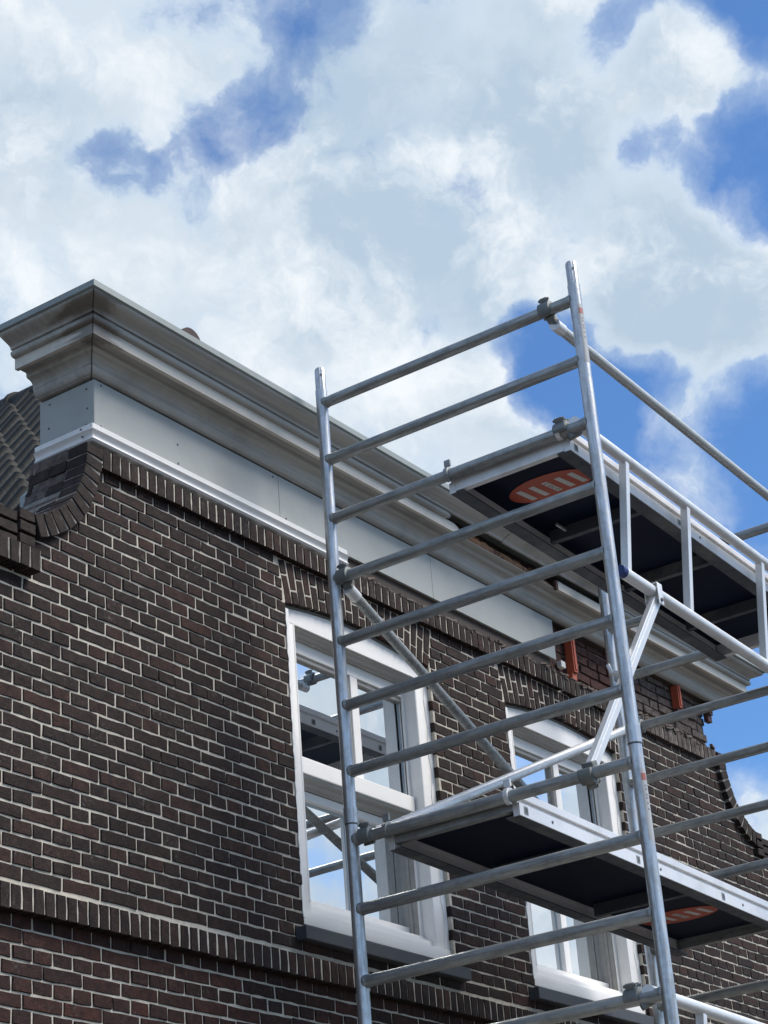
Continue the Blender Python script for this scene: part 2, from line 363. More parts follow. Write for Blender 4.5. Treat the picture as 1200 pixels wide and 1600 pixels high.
def put(name, me, parent=None, mtx=None):
    o = bpy.data.objects.new(name, me); COL.objects.link(o)
    if parent is not None:
        o.parent = parent; o.matrix_parent_inverse = BASE[parent.name].inverted()
    if mtx is not None: o.matrix_basis = mtx
    if name == o.name or parent is not None: pass
    BASE[o.name] = Matrix.Identity(4)
    return o
BASE = {}
def thing(name, label, cat, loc, group=None):
    o = bpy.data.objects.new(name, None); COL.objects.link(o); o.location = loc; o.empty_display_size = 0.2
    o['label'] = label; o['category'] = cat
    if group: o['group'] = group
    BASE[o.name] = Matrix.Translation(Vector(loc)); return o

# ------------------------------------------------------------------ ground
g = MB(); g.box((-400, -400, GROUND-0.3), (400, 400, GROUND)); go = g.obj('ground', M_GROUND); go['kind'] = 'structure'

# ------------------------------------------------------------------ the house
HOUSE = thing('brick_house', 'dark brick house with raised neck gable, heavy grey cornice and two white windows', 'house', (9.0*U, 0, GROUND))
HOUSE.scale = (U, U, U); BASE[HOUSE.name] = Matrix.Translation((9.0, 0, GH))   # modelled in its own units
EYEH = Vector((0, -DH, 0))
XL, XR = 5.954, 12.07           # left and right edge of the boxed frieze under the cornice
MX = 17.88                      # twice the X of the gable's middle line
CH = 0.061                      # height of one course
Z0 = 2.4876 - CH*0.5            # bottom of a stretcher course
WINX = [(7.309, 8.536), (9.287, 10.530)]
WZ0, WSPR, WRISE = 2.300, 3.918, 0.055
VTOP = 4.150                    # top of the arch bricks = underside of the soldier course

def left_edge(z):               # inner edge of the brick band that follows the outline on the left
    pts = [(-2, 3.87), (3.60, 3.87), (3.66, 5.46), (3.72, 5.56), (3.78, 5.70), (3.90, 5.87), (3.985, 5.925), (4.14, 5.985), (4.26, 6.0)]
    return interp(pts, z)
def interp(pts, z):
    for (a, b), (c, d) in zip(pts, pts[1:]):
        if a <= z <= c: return b + (d-b)*(z-a)/(c-a)
    return pts[-1][1] if z > pts[-1][0] else pts[0][1]
def right_edge(z): return MX - left_edge(z)

# --- core of the wall: a slab with two arched openings, its face is the mortar
def arch_z(x, x0, x1, spr, rise):
    t = (x-(x0+x1)/2)/((x1-x0)/2); return spr + rise*(1-t*t)
outer = [(3.85, GH), (3.85, 3.67), (5.56, 3.70), (5.64, 3.735), (5.72, 3.782), (5.79, 3.84), (5.845, 3.90), (5.89, 3.97), (5.925, 4.07), (5.945, 4.17), (5.955, 4.255), (5.97, 4.262)]
outer_r = [(MX-x, z) for x, z in reversed(outer)]
outline = outer + outer_r
holes = []
for x0, x1 in WINX:
    h = [(x0-0.004, WZ0), (x1+0.004, WZ0)]
    for k in range(13):
        x = x1+0.004 - (x1-x0+0.008)*k/12; h.append((x, arch_z(x, x0-0.004, x1+0.004, WSPR+0.004, WRISE)))
    holes.append(h)
MF = 0.0042                     # depth of the mortar face behind the brick faces
bm = bmesh.new()
def ring(pts):
    vs = [bm.verts.new((x, MF, z)) for x, z in pts]
    return [bm.edges.new((vs[i], vs[(i+1) % len(vs)])) for i in range(len(vs))]
ed = ring(outline)
for h in holes: ed += ring(h)
bmesh.ops.triangle_fill(bm, use_beauty=True, use_dissolve=False, edges=ed)
ret = bmesh.ops.extrude_face_region(bm, geom=bm.faces[:])
bmesh.ops.translate(bm, vec=(0, 0.31, 0), verts=[v for v in ret['geom'] if isinstance(v, bmesh.types.BMVert)])
bmesh.ops.recalc_face_normals(bm, faces=bm.faces[:])
me = bpy.data.meshes.new('facade_wall'); bm.to_mesh(me); bm.free(); me.materials.append(M_MOR)
WALL = put('facade_wall', me, HOUSE)

# --- bricks
def brick_geo(L, H, Dp, rng, nx=None, rough=1.0):
    nx = nx or (4 if L > 0.15 else 2)
    j = lambda a: rng.uniform(-a, a)*rough
    bot, top = [], []
    for i in range(nx+1):
        x = -L/2 + L*i/nx
        e = 0.0023
        bot.append([x + (j(0.0012) if 0 < i < nx else j(e)), j(0.0012), -H/2 + j(e)]); top.append([x + j(0.0016), j(0.0012), H/2 + j(e)])
    front = bot + top[::-1]
    k = len(front); verts = []
    for x, y, z in front:
        verts.append((x*(1-0.0022/L*2), y, z*(1-0.0022/H*2)))
    for x, y, z in front: verts.append((x, 0.0036 + abs(j(0.001)), z))
    for x, y, z in front: verts.append((max(-L/2, min(L/2, x)), Dp, max(-H/2, min(H/2, z))))
    faces = []
    for i in range(nx): faces.append((i, i+1, k-2-i, k-1-i))
    for a in (0, k):
        for i in range(k):
            i2 = (i+1) % k; faces.append((a+i2, a+i, a+k+i, a+k+i2))
    return verts, faces

class Brick:
    __slots__ = ('L', 'H', 'D', 'M', 'mat', 'sz', 'own')
BRICKS = []
def place(L, H, c, ang=0.0, dep=0.10, mt=0, axis='front', jit=1.0, own=None):
    """brick with its long side L; c is the middle of its front face; ang turns it in the plane of the wall"""
    b = Brick(); b.L, b.H, b.D, b.mat, b.own = L, H, dep, mt, own
    Rm = Matrix.Rotation(ang + radians(R.uniform(-.35, .35))*jit, 4, 'Y')
    if axis == 'left':  Rm = Matrix.Rotation(-pi/2, 4, 'Z') @ Rm
    b.M = Matrix.Translation(Vector(c) + Vector((0, R.uniform(-.0018, .0012)*jit, 0))) @ Rm
    BRICKS.append(b)

def intervals(z):
    a, b = left_edge(z), right_edge(z)
    cut = []
    for x0, x1 in WINX:
        lo, hi = x0, x1
        if z > WSPR - 0.01:     # the splayed arch takes a wider bite towards its top
            k = (z-WSPR)/(VTOP-WSPR); lo -= 0.006+0.052*k; hi += 0.006+0.052*k
        if z > WZ0: cut.append((lo, hi))
        elif z > 2.245: cut.append((x0-0.07, x1+0.05))    # sill
    out_ = []; x = a
    for lo, hi in cut: out_.append((x, lo)); x = hi
    out_.append((x, b)); return out_

JX = 5.528
zlo = 1.05
k0 = int(math.floor((zlo - Z0)/CH))
BELT0, BELT1 = 2.087, 2.190
row = k0
while True:
    zc = Z0 + CH*row + CH/2
    if zc > VTOP - 0.012: break
    hh = 0.0519; hz = zc
    if zc + CH/2 > VTOP:
        pass
    if BELT0 - 0.004 < zc < BELT1 + 0.004:
        row += 1; continue
    header = (row % 2) == 1
    pitch = 0.11 if header else 0.22
    ofs = JX + (0.055 if header else (0.0 if (row//2) % 2 == 0 else 0.11))
    for (a, b) in intervals(zc):
        kk = int(math.floor((a-ofs)/pitch)) - 1
        while ofs + kk*pitch < b:
            x0 = max(a, ofs + kk*pitch + 0.0046 + R.uniform(-.0016, .0016)); x1 = min(b, ofs + (kk+1)*pitch - 0.0046 + R.uniform(-.0016, .0016)); kk += 1
            if x1 - x0 < 0.022: continue
            mt = 1 if zc < BELT0 else 0
            if x0 > 14.1 or x1 < 3.8: continue
            wv_ = 0.0011*sin(x0*2.3 + row*.35) + 0.0005*sin(x0*6.1 + row*.6)
            place(x1-x0, hh + R.uniform(-.0022, .0018), ((x0+x1)/2, R.uniform(-.0018, .0007), hz + wv_ + R.uniform(-.0013, .0013)), 0, 0.10, mt, jit=1.2)
    row += 1

BACK = MB()                     # mortar between the bricks that stand proud
# belt of upright headers, standing 30 mm proud
def soldiers(x0, x1, zb, zt, y, mt=0, pitch=0.0605, dep=0.12, skip=None):
    nn = int((x1-x0)/pitch)
    BACK.box((x0, y+0.0042, zb+.007), (x0+nn*pitch, 0.004, zt-.001), 1 if mt == 4 else 0)
    for i in range(nn):
        x = x0 + (i+0.5)*pitch
        if skip and skip(x): continue
        H = zt-zb; place(H + R.uniform(-.002, .002), 0.0500 + R.uniform(-.0015, .0015), (x, y, (zb+zt)/2 + R.uniform(-.0012, .0012)), pi/2, dep, mt)
soldiers(3.9, 13.9, BELT0-.008, BELT1-0.012, -0.055)
soldiers(5.985, 9.93, 4.148, 4.246, -0.030, 0)
soldiers(9.95, 10.92, 4.148, 4.246, -0.026, 4)
soldiers(10.92, 11.96, 4.148, 4.246, -0.024, 3)
# kneeler course at the foot of the left sweep
soldiers(4.0, 5.60, 3.505, 3.605, -0.060, 4)
# splayed arch bricks over the windows
for wi, (x0, x1) in enumerate(WINX):
    nc = 22; xc = (x0+x1)/2; zc0 = WSPR - 3.0
    for i in range(nc):
        t = (i+0.5)/nc*2-1
        xb = xc + t*(x1-x0)/2; zb = arch_z(xb, x0, x1, WSPR, WRISE)
        ang = atan2(xb-xc, (zb-zc0)); dirx, dirz = sin(ang), cos(ang)
        Lt = (VTOP-0.006-zb)/dirz
        a1 = (0.66 if i % 2 == 0 else 0.33)*Lt
        for s0, s1 in ((0, a1-0.005), (a1+0.005, Lt)):
            mm = (s0+s1)/2
            place(s1-s0, 0.0475, (xb+dirx*mm, 0.0, zb+dirz*mm), ang - pi/2, 0.10, 0, own='arch')
# brick band that follows the swept outline, left and (mirrored) right
def curve(n_):
    ctrl = [(5.940, 4.247), (5.935, 4.17), (5.925, 4.11), (5.905, 4.05), (5.880, 3.99), (5.845, 3.925), (5.80, 3.868), (5.745, 3.818), (5.685, 3.777), (5.625, 3.745), (5.575, 3.728)]
    acc = [0.0]
    for (a, b), (c, d) in zip(ctrl, ctrl[1:]): acc.append(acc[-1] + math.hypot(c-a, d-b))
    o = []
    for i in range(n_):
        s_ = acc[-1]*(i+0.5)/n_
        for k in range(len(ctrl)-1):
            if acc[k] <= s_ <= acc[k+1]:
                u = (s_-acc[k])/(acc[k+1]-acc[k]); (a, b), (c, d) = ctrl[k], ctrl[k+1]
                o.append((a+(c-a)*u, b+(d-b)*u, atan2(d-b, c-a))); break
    return o
for side in (0, 1):
    cv = curve(11)
    lo = []
    for (x, z, th) in curve(23):
        nx_, nz_ = sin(th)*.0465, -cos(th)*.0465; sx_ = 1 if side == 0 else -1; ox = 0 if side == 0 else MX
        lo.append([(ox+sx_*(x+nx_), -.0265, z+nz_), (ox+sx_*(x-nx_), -.0265, z-nz_), (ox+sx_*(x-nx_), .306, z-nz_), (ox+sx_*(x+nx_), .306, z+nz_)])
    BACK.loft(lo, 1)
    for i, (x, z, th) in enumerate(cv):
        nx_, nz_ = sin(th), -cos(th)     # across the band
        ang = atan2(-nz_, nx_)
        X = x if side == 0 else MX - x
        A = ang if side == 0 else pi - ang
        place(0.100, 0.050, (X, -0.032, z), A, 0.115, 4)
        # the sides of the wall behind the band, seen on the sweep
        q1 = 0.088 + R.uniform(-.004, .004)
        for (ya, yb) in ((0.088, 0.185), (0.193, 0.315)) if i % 2 else ((0.088, 0.285), (0.292, 0.315)):
            place(0.099, 0.053 + R.uniform(-.003, .003), (X + R.uniform(-.006, .004)*(1 if side == 0 else -1), ya, z), A, yb-ya, R.choice([4, 4, 3]), jit=1.6)
    # small stub of horizontal bricks at the foot of the sweep
    for k in range(3):
        X = 5.525 if side == 0 else MX-5.525
        place(0.090, 0.046, (X, -0.030, 3.648 + 0.056*k), 0, 0.11, 4)
        for kk in range(7): place(0.200, 0.046, (X - (0.15 + .21*kk)*(1 if side == 0 else -1), -0.020, 3.648 + 0.056*k - 0.02), 0, 0.11, 4)
# old wall laid bare behind the missing frieze, right of the last grey panel
row = 0
zz = 4.262
while zz < 4.60:
    xx = 9.75 + (0.0 if row % 2 else 0.11)
    while xx < 11.93:
        L_ = R.choice([0.205, 0.205, 0.098]); x1 = min(xx + L_, 11.93 + R.uniform(-.03, .01))
        if x1-xx > 0.03: place(x1-xx, 0.050 + R.uniform(-.004, .003), ((xx+x1)/2, 0.045 + R.uniform(-.008, .004), zz+0.027), 0, 0.12, 2 if xx < 10.75 + R.uniform(-.25, .25) else 3, jit=4)
        xx += L_ + 0.012
    zz += 0.0605; row += 1

BM = [M_BR, M_BRL, M_BRO, M_BRG, M_BRB]
def seen_area(b):
    c = b.M @ Vector((0, 0, 0)) - EYEH
    d = c.dot(CF)
    if d <= 0: return 0
    x = 600 + FPX*c.dot(CR)/d; y = 800 - FPX*c.dot(CU)/d
    if not (5 < x < 1195 and 5 < y < 1595): return 0
    return b.L*b.H*abs((b.M.to_3x3() @ Vector((0, -1, 0))).normalized().dot(c.normalized()))/(d*d)
order = sorted(range(len(BRICKS)), key=lambda i: -seen_area(BRICKS[i]))
single = set(order[:298])
shared = {}
rest = MB()
for i, b in enumerate(BRICKS):
    if i in single:
        key = (round(b.L, 2), round(b.H, 2), b.mat, R.randrange(5))
        if key not in shared:
            v, f = brick_geo(key[0] - (0.002 if key[0] > .1 else 0), b.H, b.D, R)
            t_ = MB(); t_.add(v, f); shared[key] = (t_.mesh('brick', BM[b.mat]), key[0] - (0.002 if key[0] > .1 else 0))
        me_, L0 = shared[key]
        put('brick', me_, WALL, b.M @ Matrix.Diagonal((b.L/L0, 1, 1, 1)))
    else:
        v, f = brick_geo(b.L, b.H, b.D, R); rest.add(v, f, b.mat, False, b.M)
BACK.obj('mortar_backing', [M_MOR, M_MORG], WALL)
ro = rest.obj('brickwork', BM, WALL); ro['kind'] = 'stuff'

# rubble and mortar crumbs on top of the soldier course where the frieze trim is gone
t = MB()
for i in range(520):
    x = R.uniform(7.85, 11.90); z = 4.243 + R.uniform(-.008, .014)*(1 if x < 10 else 1.5); s_ = R.uniform(.006, .020)
    y = -0.020 + R.uniform(-.008, .03)
    M_ = Matrix.Translation((x, y, z)) @ Matrix.Rotation(R.uniform(-.5, .5), 4, (R.random(), R.random(), R.random()))
    t.box((-s_*1.5, -s_*.5, -s_*.3), (s_*1.5, s_*.5, s_*.35), 0 if R.random() < .75 else 1, 0, M_)
cr = t.obj('mortar_crumbs', [M_MORO, M_MORD], HOUSE); cr['kind'] = 'stuff'
# backing of the old wall, rough
t = MB(); t.box((9.7, 0.053, 4.258), (11.915, 0.30, 4.66)); t.obj('old_wall_core', M_MORO, HOUSE)

# ------------------------------------------------------------------ frieze, trim and cornice
YB = 0.316
def path_loops(prof, x0=None, x1=None, left=True, right=True):
    """profile points (projection, z) swept round the neck of the gable with mitred corners"""
    loops = []
    if left: loops.append([(XL-p, YB, z) for p, z in prof]); loops.append([(XL-p, -p, z) for p, z in prof])
    else: loops.append([(x0, -p, z) for p, z in prof])
    if right: loops.append([(XR+p, -p, z) for p, z in prof]); loops.append([(XR+p, YB, z) for p, z in prof])
    else: loops.append([(x1, -p, z) for p, z in prof])
    return loops
def split_loops(loops, step=0.5):
    out_ = [loops[0]]
    for a, b in zip(loops, loops[1:]):
        L = (Vector(a[0])-Vector(b[0])).length; k = max(1, int(L/step))
        for i in range(1, k+1): out_.append([tuple(Vector(p).lerp(Vector(q_), i/k)) for p, q_ in zip(a, b)])
    return out_
CORN = None
def moulding(name, prof, mtl, x0=None, x1=None, left=True, right=True, parent=None, smooth=True):
    t_ = MB(); t_.loft(split_loops(path_loops(prof, x0, x1, left, right)), 0, smooth); return t_.obj(name, mtl, parent or HOUSE, 30)

# zinc lip along the top of the cornice (this object carries the other mouldings)
CORN = moulding('cornice', [(0.276, 4.878), (0.276, 4.848), (0.262, 4.844), (0.0, 4.852), (0.0, 4.905), (0.10, 4.895)], M_LEAD, smooth=False)
def arc(c, r, a0, a1, n_):
    return [(c[0]+r*cos(a0+(a1-a0)*i/n_), c[1]+r*sin(a0+(a1-a0)*i/n_)) for i in range(n_+1)]
def cyma():
    pts = []
    for i in range(13):
        u = i/12; p = 0.262 - 0.072*u + 0.013*sin(2*pi*u); z = 4.846 - 0.054*u
        pts.append((p, z))
    return pts + [(0.178, 4.790), (0.176, 4.800), (0.190, 4.825), (0.215, 4.845)]
moulding('crown_moulding', cyma(), M_CORN, x1=9.128, right=False, parent=CORN)
moulding('crown_moulding', [(p-0.004, z-0.002) for p, z in cyma()], M_CORN, x0=9.136, left=False, parent=CORN)
bead = arc((0.172, 4.772), 0.0175, pi/2, -pi/2, 8) + [(0.06, 4.7545), (0.06, 4.7895)]
bo = moulding('bead_moulding', bead, M_CORN, x1=8.585, right=False, parent=CORN)
moulding('bead_moulding', bead, M_CORN, x0=10.35, left=False, parent=CORN)
# rounded free end of the bead
t = MB(); t.loft([[(8.585, -p, z) for p, z in bead[:9]], [(8.602, -0.172 + (-p+0.172)*0.75, 4.772+(z-4.772)*0.75) for p, z in bead[:9]], [(8.611, -0.172+(-p+0.172)*0.25, 4.772+(z-4.772)*0.25) for p, z in bead[:9]]], 0, True); t.obj('bead_end', M_CORN, CORN)
fasc = [(0.161, 4.754), (0.161, 4.7005), (0.140, 4.7005), (0.140, 4.754)]
moulding('fascia_board', fasc, M_FASCIA, x1=8.62, right=False, parent=CORN, smooth=False)
t = MB(); t.loft([[(8.62, -p, z) for p, z in fasc], [(8.665, -p, z) for p, z in fasc], [(8.695, -p, 4.7005+(z-4.7005)*.86) for p, z in fasc], [(8.722, -p, 4.7005+(z-4.7005)*.52) for p, z in fasc], [(8.728, -p, 4.7005+(z-4.7005)*.2) for p, z in fasc]]); t.obj('fascia_end', M_FASCIA, CORN)
f2 = moulding('fascia_board', fasc, M_FASCIA, x0=9.765, left=False, parent=CORN, smooth=False)
t = MB(); t.box((9.742, -0.160, 4.700), (9.7645, -0.138, 4.757), 0, .003); t.obj('fascia_end_block', M_REDD, CORN)
# soffit behind the fascia, stepping down to the bed moulding
sof = [(0.1395, 4.712), (0.092, 4.712), (0.085, 4.700), (0.050, 4.700), (0.050, 4.7155), (0.1395, 4.7155)]
moulding('soffit_board', sof, M_CORN, parent=CORN, smooth=False)
bed = [(0.090, 4.6995), (0.086, 4.690)] + [(0.080-0.036*sin(u*pi/2/6), 4.686-0.036*(1-cos(u*pi/2/6))) for u in range(7)] + [(0.046, 4.649), (0.046, 4.643)] + \
      [(0.043-0.027*(u/6)**1.4, 4.640-0.033*sin(u*pi/2/6)) for u in range(7)] + [(0.012, 4.604), (-0.02, 4.604), (-0.02, 4.6995)]
moulding('bed_moulding', bed, M_CORN, parent=CORN)
# timber inside the cornice, bare where boards have been taken off
t = MB()
NX = 26
prev = None
loops = []
for i in range(NX+1):
    x = 8.55 + (9.80-8.55)*i/NX
    zt = 4.774 + R.uniform(-.009, .006) - 0.034*max(0, (x-9.2)/0.6); jj = R.uniform(-.006, .004)
    loops.append([(x, -0.128+jj, 4.7160), (x, -0.131+jj, zt-0.012), (x, -0.120+jj, zt), (x, -0.075, zt), (x, -0.075, 4.7160)])
t.loft(loops); t.obj('bare_timber', M_WOOD, CORN)
t = MB(); t.box((XL+0.03, -0.072, 4.716), (XR-0.03, 0.0, 4.843)); t.box((XL+.03, 0.002, 4.60), (XR-.03, .30, 4.845)); t.obj('cornice_core', M_DWOOD, CORN)
# splinters hanging in the opening
t = MB()
for i in range(26):
    x = R.uniform(8.72, 9.72); L_ = R.uniform(.04, .20); z = R.uniform(4.755, 4.785)
    t.bar((x, -0.085+R.uniform(-.03, .01), z), (x+L_, -0.09+R.uniform(-.03, .01), z+R.uniform(-.014, .010)), R.uniform(.004, .014), R.uniform(.003, .010), bev=0)
sp = t.obj('splinters', [M_WOOD], CORN); sp['kind'] = 'stuff'

# frieze panels
def panel(name, a, b, parent=HOUSE, mtl=None, bev=.0015):
    t_ = MB(); t_.box(a, b, 0, bev); return t_.obj(name, mtl or M_FRIEZE, parent)
FZ0, FZ1 = 4.338, 4.590
xs = [XL, 7.283, 8.62, 9.903]
FR = None
for a, b in zip(xs, xs[1:]):
    o = panel('frieze_panel', (a+(.0045 if a == XL else .0012), -0.015, FZ0), (b-.0012, 0.004, FZ1))
panel('frieze_panel', (XL, -0.0138, FZ0), (XL+0.016, YB, FZ1))
panel('frieze_backing', (XL+0.02, 0.006, 4.262), (9.86, 0.30, 4.602), mtl=M_DWOOD, bev=0)
def screws(pts, side):
    t_ = MB()
    for p_ in pts:
        d_ = Vector((-1, 0, 0)) if side else Vector((0, -1, 0)); p_ = Vector(p_)
        t_.tube(p_ + d_*0.0005, p_ + d_*0.0025, 0.0052, 10)
    o = t_.obj('panel_screw', M_MARK, HOUSE); return o
for (y, z) in ((0.030, 4.555), (0.026, 4.455), (0.032, 4.375), (0.255, 4.560), (0.262, 4.44)): screws([(XL, y, z)], 1)
for (x, z) in ((6.00, 4.575), (5.995, 4.365), (6.52, 4.475), (6.52, 4.375), (7.24, 4.57), (7.33, 4.37)): screws([(x, -0.015, z)], 0)
# trim under the frieze
trim = [(0.0155, 4.3375), (0.0155, 4.352), (0.030, 4.352), (0.034, 4.347), (0.034, 4.326), (0.028, 4.322), (0.030, 4.316)] + \
       [(0.046-0.006*(u/6) - 0.013*sin(pi*u/6), 4.314-0.042*u/6) for u in range(7)] + [(0.036, 4.268), (0.030, 4.263), (-0.01, 4.263), (-0.01, 4.3375)]
moulding('trim_moulding', trim, M_TRIM, x1=7.81, right=False)
for p_ in ((XL-.034, 0.035, 4.338), (XL-.04, 0.022, 4.295)): 
    t = MB(); t.tube(Vector(p_)+Vector((.002, 0, 0)), Vector(p_)+Vector((-.0015, 0, 0)), .0055, 10); t.obj('trim_screw', M_MARK, HOUSE)
# red painted wooden brackets left standing in the open part
def bracket(x, z0, z1, m1, m2, w=0.040):
    t_ = MB(); t_.box((x, -0.018, z0+0.045), (x+w, 0.035, z1), 0, .003); t_.box((x+w*.25, -0.024, z0+.06), (x+w*.80, -0.0185, z1), 0, .002)
    t_.box((x-.006, -0.004, z0), (x+w+.006, 0.030, z0+.044), 1, .003)
    o = t_.obj('wooden_bracket', [m1, m2], HOUSE); return o
bracket(10.105, 4.275, 4.60, M_RED, M_RED); bracket(11.465, 4.40, 4.60, M_RED, M_REDD)
b3 = bracket(11.905, 4.462, 4.60, M_REDD, M_REDD, 0.045); b3['label'] = 'dark brown bracket at the broken right edge'
t = MB(); t.box((10.0, 0.008, 4.33), (10.05, 0.040, 4.372), 0, .004); t.obj('cream_stone', M_STK, HOUSE)

# ------------------------------------------------------------------ windows
def make_window(x0, x1):
    FY = 0.034
    xi0, xi1 = x0+0.104, x1-0.104
    ZB, ZH = 2.352, 3.845
    t_ = MB()
    # head board with arched top
    nA = 16; lo = []
    for i in range(nA+1):
        x = x0 - 0.03 + (x1-x0+0.06)*i/nA; za = arch_z(x, x0, x1, WSPR-0.014, WRISE) if x0 <= x <= x1 else WSPR-0.03
        lo.append([(x, FY, ZH), (x, FY, za), (x, FY+0.07, za), (x, FY+0.07, ZH)])
    t_.loft(lo, 0)
    for a, b in ((x0-0.03, xi0), (xi1, x1+0.03)):
        t_.box((a, FY+0.0015, ZB), (b, FY+0.069, ZH-.0005), 0, 0.002)
    # quarter-round lip on the inner edges of the stiles
    t_.tube((xi0-0.006, FY+0.006, ZB+.12), (xi0-0.006, FY+0.006, ZH), 0.008, 10, cap=False); t_.tube((xi1+0.006, FY+0.006, ZB+.12), (xi1+0.006, FY+0.006, ZH), 0.008, 10, cap=False)
    # inside lining of the frame behind the stiles
    for a, b in ((x0-0.03, xi0+0.004), (xi1-0.004, x1+0.03)): t_.box((a, FY+0.0695, ZB+.05), (b, 0.30, ZH), 0, 0.001)
    for a, b, ya, yb in ((xi1-.012, xi1-.0045, FY+.0705, FY+.095), (xi1-.019, xi1-.0125, FY+.0705, FY+.083), (xi1-.010, xi1-.0045, .17, .30)): t_.box((a, ya, ZB+.13), (b, yb, ZH-.04), 0, .002)
    # lower rail, stepped
    t_.box((x0-0.03, FY-0.012, ZB), (x1+0.03, 0.11, ZB+0.062), 0, 0.003)
    t_.box((xi0-0.02, FY+0.022, ZB+0.0625), (xi1+0.02, 0.19, ZB+0.100), 0, 0.004)
    t_.box((xi0-0.02, FY+0.060, ZB+0.1005), (xi1+0.02, 0.30, ZB+0.128), 0, 0.003)
    win = t_.obj('window', M_WHITE, HOUSE)
    win['label'] = ''
    def part(name, tt, mt): 
        o = tt.obj(name, mt, win); return o
    s_ = MB(); lo = []
    for i in range(nA+1):
        x = x0 + 0.001 + (x1-x0-0.002)*i/nA; za = arch_z(x, x0, x1, WSPR-0.0135, WRISE)
        lo.append([(x, FY-0.006, za+.0005), (x, FY-0.006, za+0.013), (x, FY+0.03, za+0.013), (x, FY+0.03, za+.0005)])
    s_.loft(lo); part('sealant_strip', s_, M_SEAL)
    s_ = MB()     # ragged white sealant along the brick on the left
    lo = []
    for i in range(47):
        z = ZB + 0.02 + (WSPR-ZB-0.05)*i/46; w = 0.006 + 0.006*abs(sin(i*1.9)) + R.uniform(0, .005)
        lo.append([(x0-w*.9+.001, -0.0035, z), (x0+w, -0.002, z), (x0+w, FY+0.004, z), (x0-0.001, FY+0.004, z)])
    s_.loft(lo); part('sealant_bead', s_, M_WHITE)
    s_ = MB()
    lo = []
    for i in range(47):
        z = ZB + 0.02 + (WSPR-ZB-0.07)*i/46; w = 0.018 + 0.010*sin(i*0.8) + R.uniform(0, .006)
        lo.append([(x1+0.001, FY-0.008, z), (x1-w, FY-0.0015, z), (x1-w, FY+0.004, z), (x1+0.001, FY+0.004, z)])
    s_.loft(lo); part('sealant_bead', s_, M_WHITE)
    # grey moulding under the head board
    s_ = MB()
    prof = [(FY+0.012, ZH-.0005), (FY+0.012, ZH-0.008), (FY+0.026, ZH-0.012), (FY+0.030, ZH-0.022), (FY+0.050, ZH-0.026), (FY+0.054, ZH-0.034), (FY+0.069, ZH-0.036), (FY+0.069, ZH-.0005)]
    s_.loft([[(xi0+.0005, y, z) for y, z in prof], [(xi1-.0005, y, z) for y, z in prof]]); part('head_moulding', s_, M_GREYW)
    # upper sash
    UY, UG = 0.106, 0.138; uz0, uz1 = 3.118, 3.812; gz0, gz1 = 3.200, 3.748
    xm0, xm1 = x0+0.648, x0+0.709
    s_ = MB()
    s_.box((xi0+.0045, UY, uz0), (xi0+0.066, UG+.02, uz1), 0, .003); s_.box((xi1-0.012, UY, uz0), (xi1-.0045, UG+.02, uz1), 0, .003)
    s_.box((xi0+0.0665, UY+.001, gz1), (xi1-0.0125, UG+.019, uz1-.0005), 0, .003); s_.box((xi0+0.0665, UY-.022, uz0), (xi1-0.0125, UG+.019, gz0), 0, .004)
    s_.box((xm0, UY+.0015, gz0+.0005), (xm1, UG+.018, gz1-.0005), 0, .003)
    part('upper_sash', s_, M_WHITE)
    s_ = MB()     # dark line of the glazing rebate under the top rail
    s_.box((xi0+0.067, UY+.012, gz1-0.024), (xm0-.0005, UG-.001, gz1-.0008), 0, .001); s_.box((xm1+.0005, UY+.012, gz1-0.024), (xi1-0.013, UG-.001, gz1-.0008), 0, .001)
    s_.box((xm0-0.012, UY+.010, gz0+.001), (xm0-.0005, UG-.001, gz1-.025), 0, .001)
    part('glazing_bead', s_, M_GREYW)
    # meeting rail moulding and the lower sash, further back
    s_ = MB()
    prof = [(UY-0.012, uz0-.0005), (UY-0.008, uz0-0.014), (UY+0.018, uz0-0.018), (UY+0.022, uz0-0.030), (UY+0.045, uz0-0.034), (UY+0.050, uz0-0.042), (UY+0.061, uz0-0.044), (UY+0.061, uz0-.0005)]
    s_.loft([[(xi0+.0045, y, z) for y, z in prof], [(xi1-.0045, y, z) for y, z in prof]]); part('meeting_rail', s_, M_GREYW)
    LY, LG = 0.168, 0.200; lz0, lz1 = ZB+0.1285, uz0-0.045; hz0, hz1 = 2.540, 3.030
    s_ = MB()
    s_.box((xi0+.0045, LY, lz0), (xi0+0.066, LG+.02, lz1), 0, .003); s_.box((xi1-0.024, LY, lz0), (xi1-.0045, LG+.02, lz1), 1, .003)  # right stile grey: shade of the recess put into its colour
    s_.box((xi0+0.0665, LY+.001, hz1), (xi1-0.0125, LG+.019, lz1-.0005), 0, .003); s_.box((xi0+0.0665, LY+.001, lz0), (xi1-0.0125, LG+.019, hz0), 0, .004)
    s_.box((xm0, LY+.0015, hz0+.0005), (xm1, LG+.018, hz1-.0005), 0, .003)
    part('lower_sash', s_, [M_WHITE, M_GREYW])
    s_ = MB(); s_.box((xi1-0.020, LY-.05, lz0+.001), (xi1-0.0047, LY-.001, lz1), 0, .003); s_.box((xi1-0.027, LY-.022, lz0+.001), (xi1-0.0203, LY-.002, lz1), 0, .002); part('parting_strip', s_, M_GREYW)  # strip in grey too, the recess shade painted in
